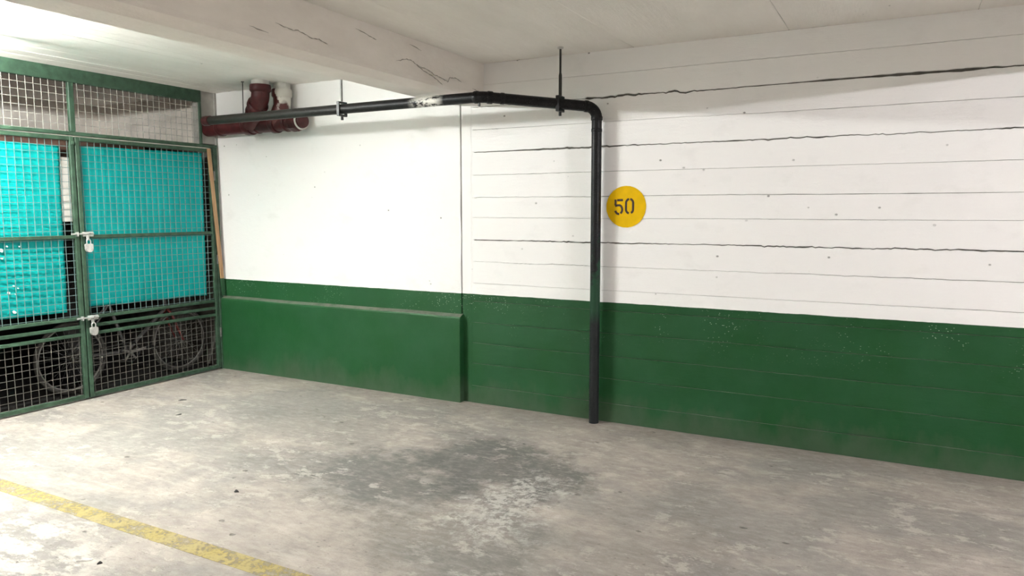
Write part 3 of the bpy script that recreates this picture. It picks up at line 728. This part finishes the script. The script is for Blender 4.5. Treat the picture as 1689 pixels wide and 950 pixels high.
# rear stub, splashed with ceiling paint
MB().tube([(.985, -.105, ZC), (.985, -.105, ZC-.055)], RR*.98, 26).build('ceiling_collar', M_OFFWHITE, rp)
sock((.985, -.105, 2.672), (0, 0, 1), .075, 1.17, M_REDW)
MB().tube([(.985, -.105, 2.64), (.985, -.107, 2.56), (.97, -.14, 2.47), (.95, YH, 2.41)], RR, 26).build('stub_elbow', M_REDW, rp)
hw = thing('wire_hanger', 'thin wire hanging from the ceiling beside the red pipes', 'wire', (.75, -.325, ZC))
MB().tube([(.765, -.36, ZC), (.762, -.36, 2.62), (.755, -.357, 2.43)], .004, 6).build('wire', M_ROD2, hw)
MB().lathe([(.004, -.012), (.014, -.010), (.014, 0), (.005, 0)], (.765, -.36, ZC-.001), 12).build('hook_plate', M_ROD, hw)

# ------------------------------------------------------------------ painted number
nb = thing('bay_number', 'yellow painted roundel reading 50 in black on the white wall', 'sign', (4.276, -.004, 1.632))
cx, cz, rr_ = 4.276, 1.632, .152
vv = [(cx+rr_*math.cos(2*math.pi*k/64)*(1+.004*math.sin(k*1.9)), cz+rr_*math.sin(2*math.pi*k/64)*(1+.004*math.cos(k*2.7))) for k in range(64)]
MB().prism(vv, 'y', -.0062, .002).build('disc', M_ROUNDEL, nb)
def strokes(name, segs, ox, oz, sx, sz, w):
    m = MB()
    for seg in segs:
        pts = [(ox+u*sx, oz+v*sz) for u, v in seg]; vv = []
        for i, p in enumerate(pts):
            a = Vector(pts[max(i-1, 0)]); b = Vector(pts[min(i+1, len(pts)-1)]); d_ = (b-a).normalized(); nn = Vector((-d_.y, d_.x))*w/2
            for yy in (-.0072, -.005): vv += [(p[0]+nn.x, yy, p[1]+nn.y), (p[0]-nn.x, yy, p[1]-nn.y)]
        fs = []
        for i in range(len(pts)-1):
            a, b = i*4, i*4+4; fs += [(a, a+1, b+1, b), (a, b, b+2, a+2), (a+1, a+3, b+3, b+1)]
        e_ = (len(pts)-1)*4; fs += [(0, 2, 3, 1), (e_, e_+1, e_+3, e_+2)]
        m.add(vv, fs)
    m.build(name, M_DIGIT, nb)
def arcp(c, r, a0, a1, n=8): return [(c[0]+r[0]*math.cos(math.radians(a0+(a1-a0)*k/n)), c[1]+r[1]*math.sin(math.radians(a0+(a1-a0)*k/n))) for k in range(n+1)]
five = [[(.30, .96), (1.0, .96)], [(.10, 1.0), (.10, .60)], [(.06, .56)]+[(.30, .60)]+arcp((.50, .32), (.42, .30), 75, -60, 9), arcp((.50, .32), (.42, .30), -80, -165, 6)]
zero = [arcp((.5, .72), (.42, .26), 80, 0, 6)+[(.92, .30)]+arcp((.5, .28), (.42, .26), 0, -65, 5), arcp((.5, .72), (.42, .26), 100, 180, 6)+[(.08, .28)]+arcp((.5, .28), (.42, .26), 180, 260, 6)]
strokes('digit_five', five, 4.189, 1.577, .064, .108, .0162)
strokes('digit_zero', zero, 4.272, 1.582, .064, .108, .0162)

# ------------------------------------------------------------------ litter on the floor
def scrap(name, x, y, r, h, mat, label, cat, seed, asp=.5):
    random.seed(seed); k = 9; m = MB(); rot = random.random()*3
    ringp = []
    for lv, (s_, z) in enumerate(((1, 0), (.9, h*.6), (.45, h))):
        for t in range(k):
            a = 2*math.pi*t/k; q = r*s_*(1+.3*math.sin(seed+t*2.3)); u, v = q*math.cos(a), q*asp*math.sin(a)
            ringp.append((x+u*math.cos(rot)-v*math.sin(rot), y+u*math.sin(rot)+v*math.cos(rot), z))
    m.add(ringp, [(l*k+t, l*k+(t+1) % k, (l+1)*k+(t+1) % k, (l+1)*k+t) for l in (0, 1) for t in range(k)]+[tuple(2*k+t for t in range(k)), tuple(range(k-1, -1, -1))])
    return tag(m.build(name, mat), label, cat)
scrap('paper_scrap', 2.83, -3.24, .033, .008, M_PAPER, 'small white paper scrap lying below the yellow line', 'paper', 3, .35)
scrap('pebble', 2.915, -3.225, .012, .009, M_PEB, 'tiny dark pebble beside the white paper scrap', 'pebble', 5, .8)
scrap('dry_leaf', .735, -1.112, .030, .006, M_PEB, 'larger dark flake on the floor nearer the wire gates', 'debris', 8, .6)
scrap('dry_leaf', 1.10, -1.42, .024, .005, M_PEB, 'smaller dark flake on the floor right of the larger flake', 'debris', 11, .5)
scrap('pebble', 2.78, -2.33, .016, .011, M_PEB, 'dark pebble in the open floor above the yellow line', 'pebble', 15, .7)
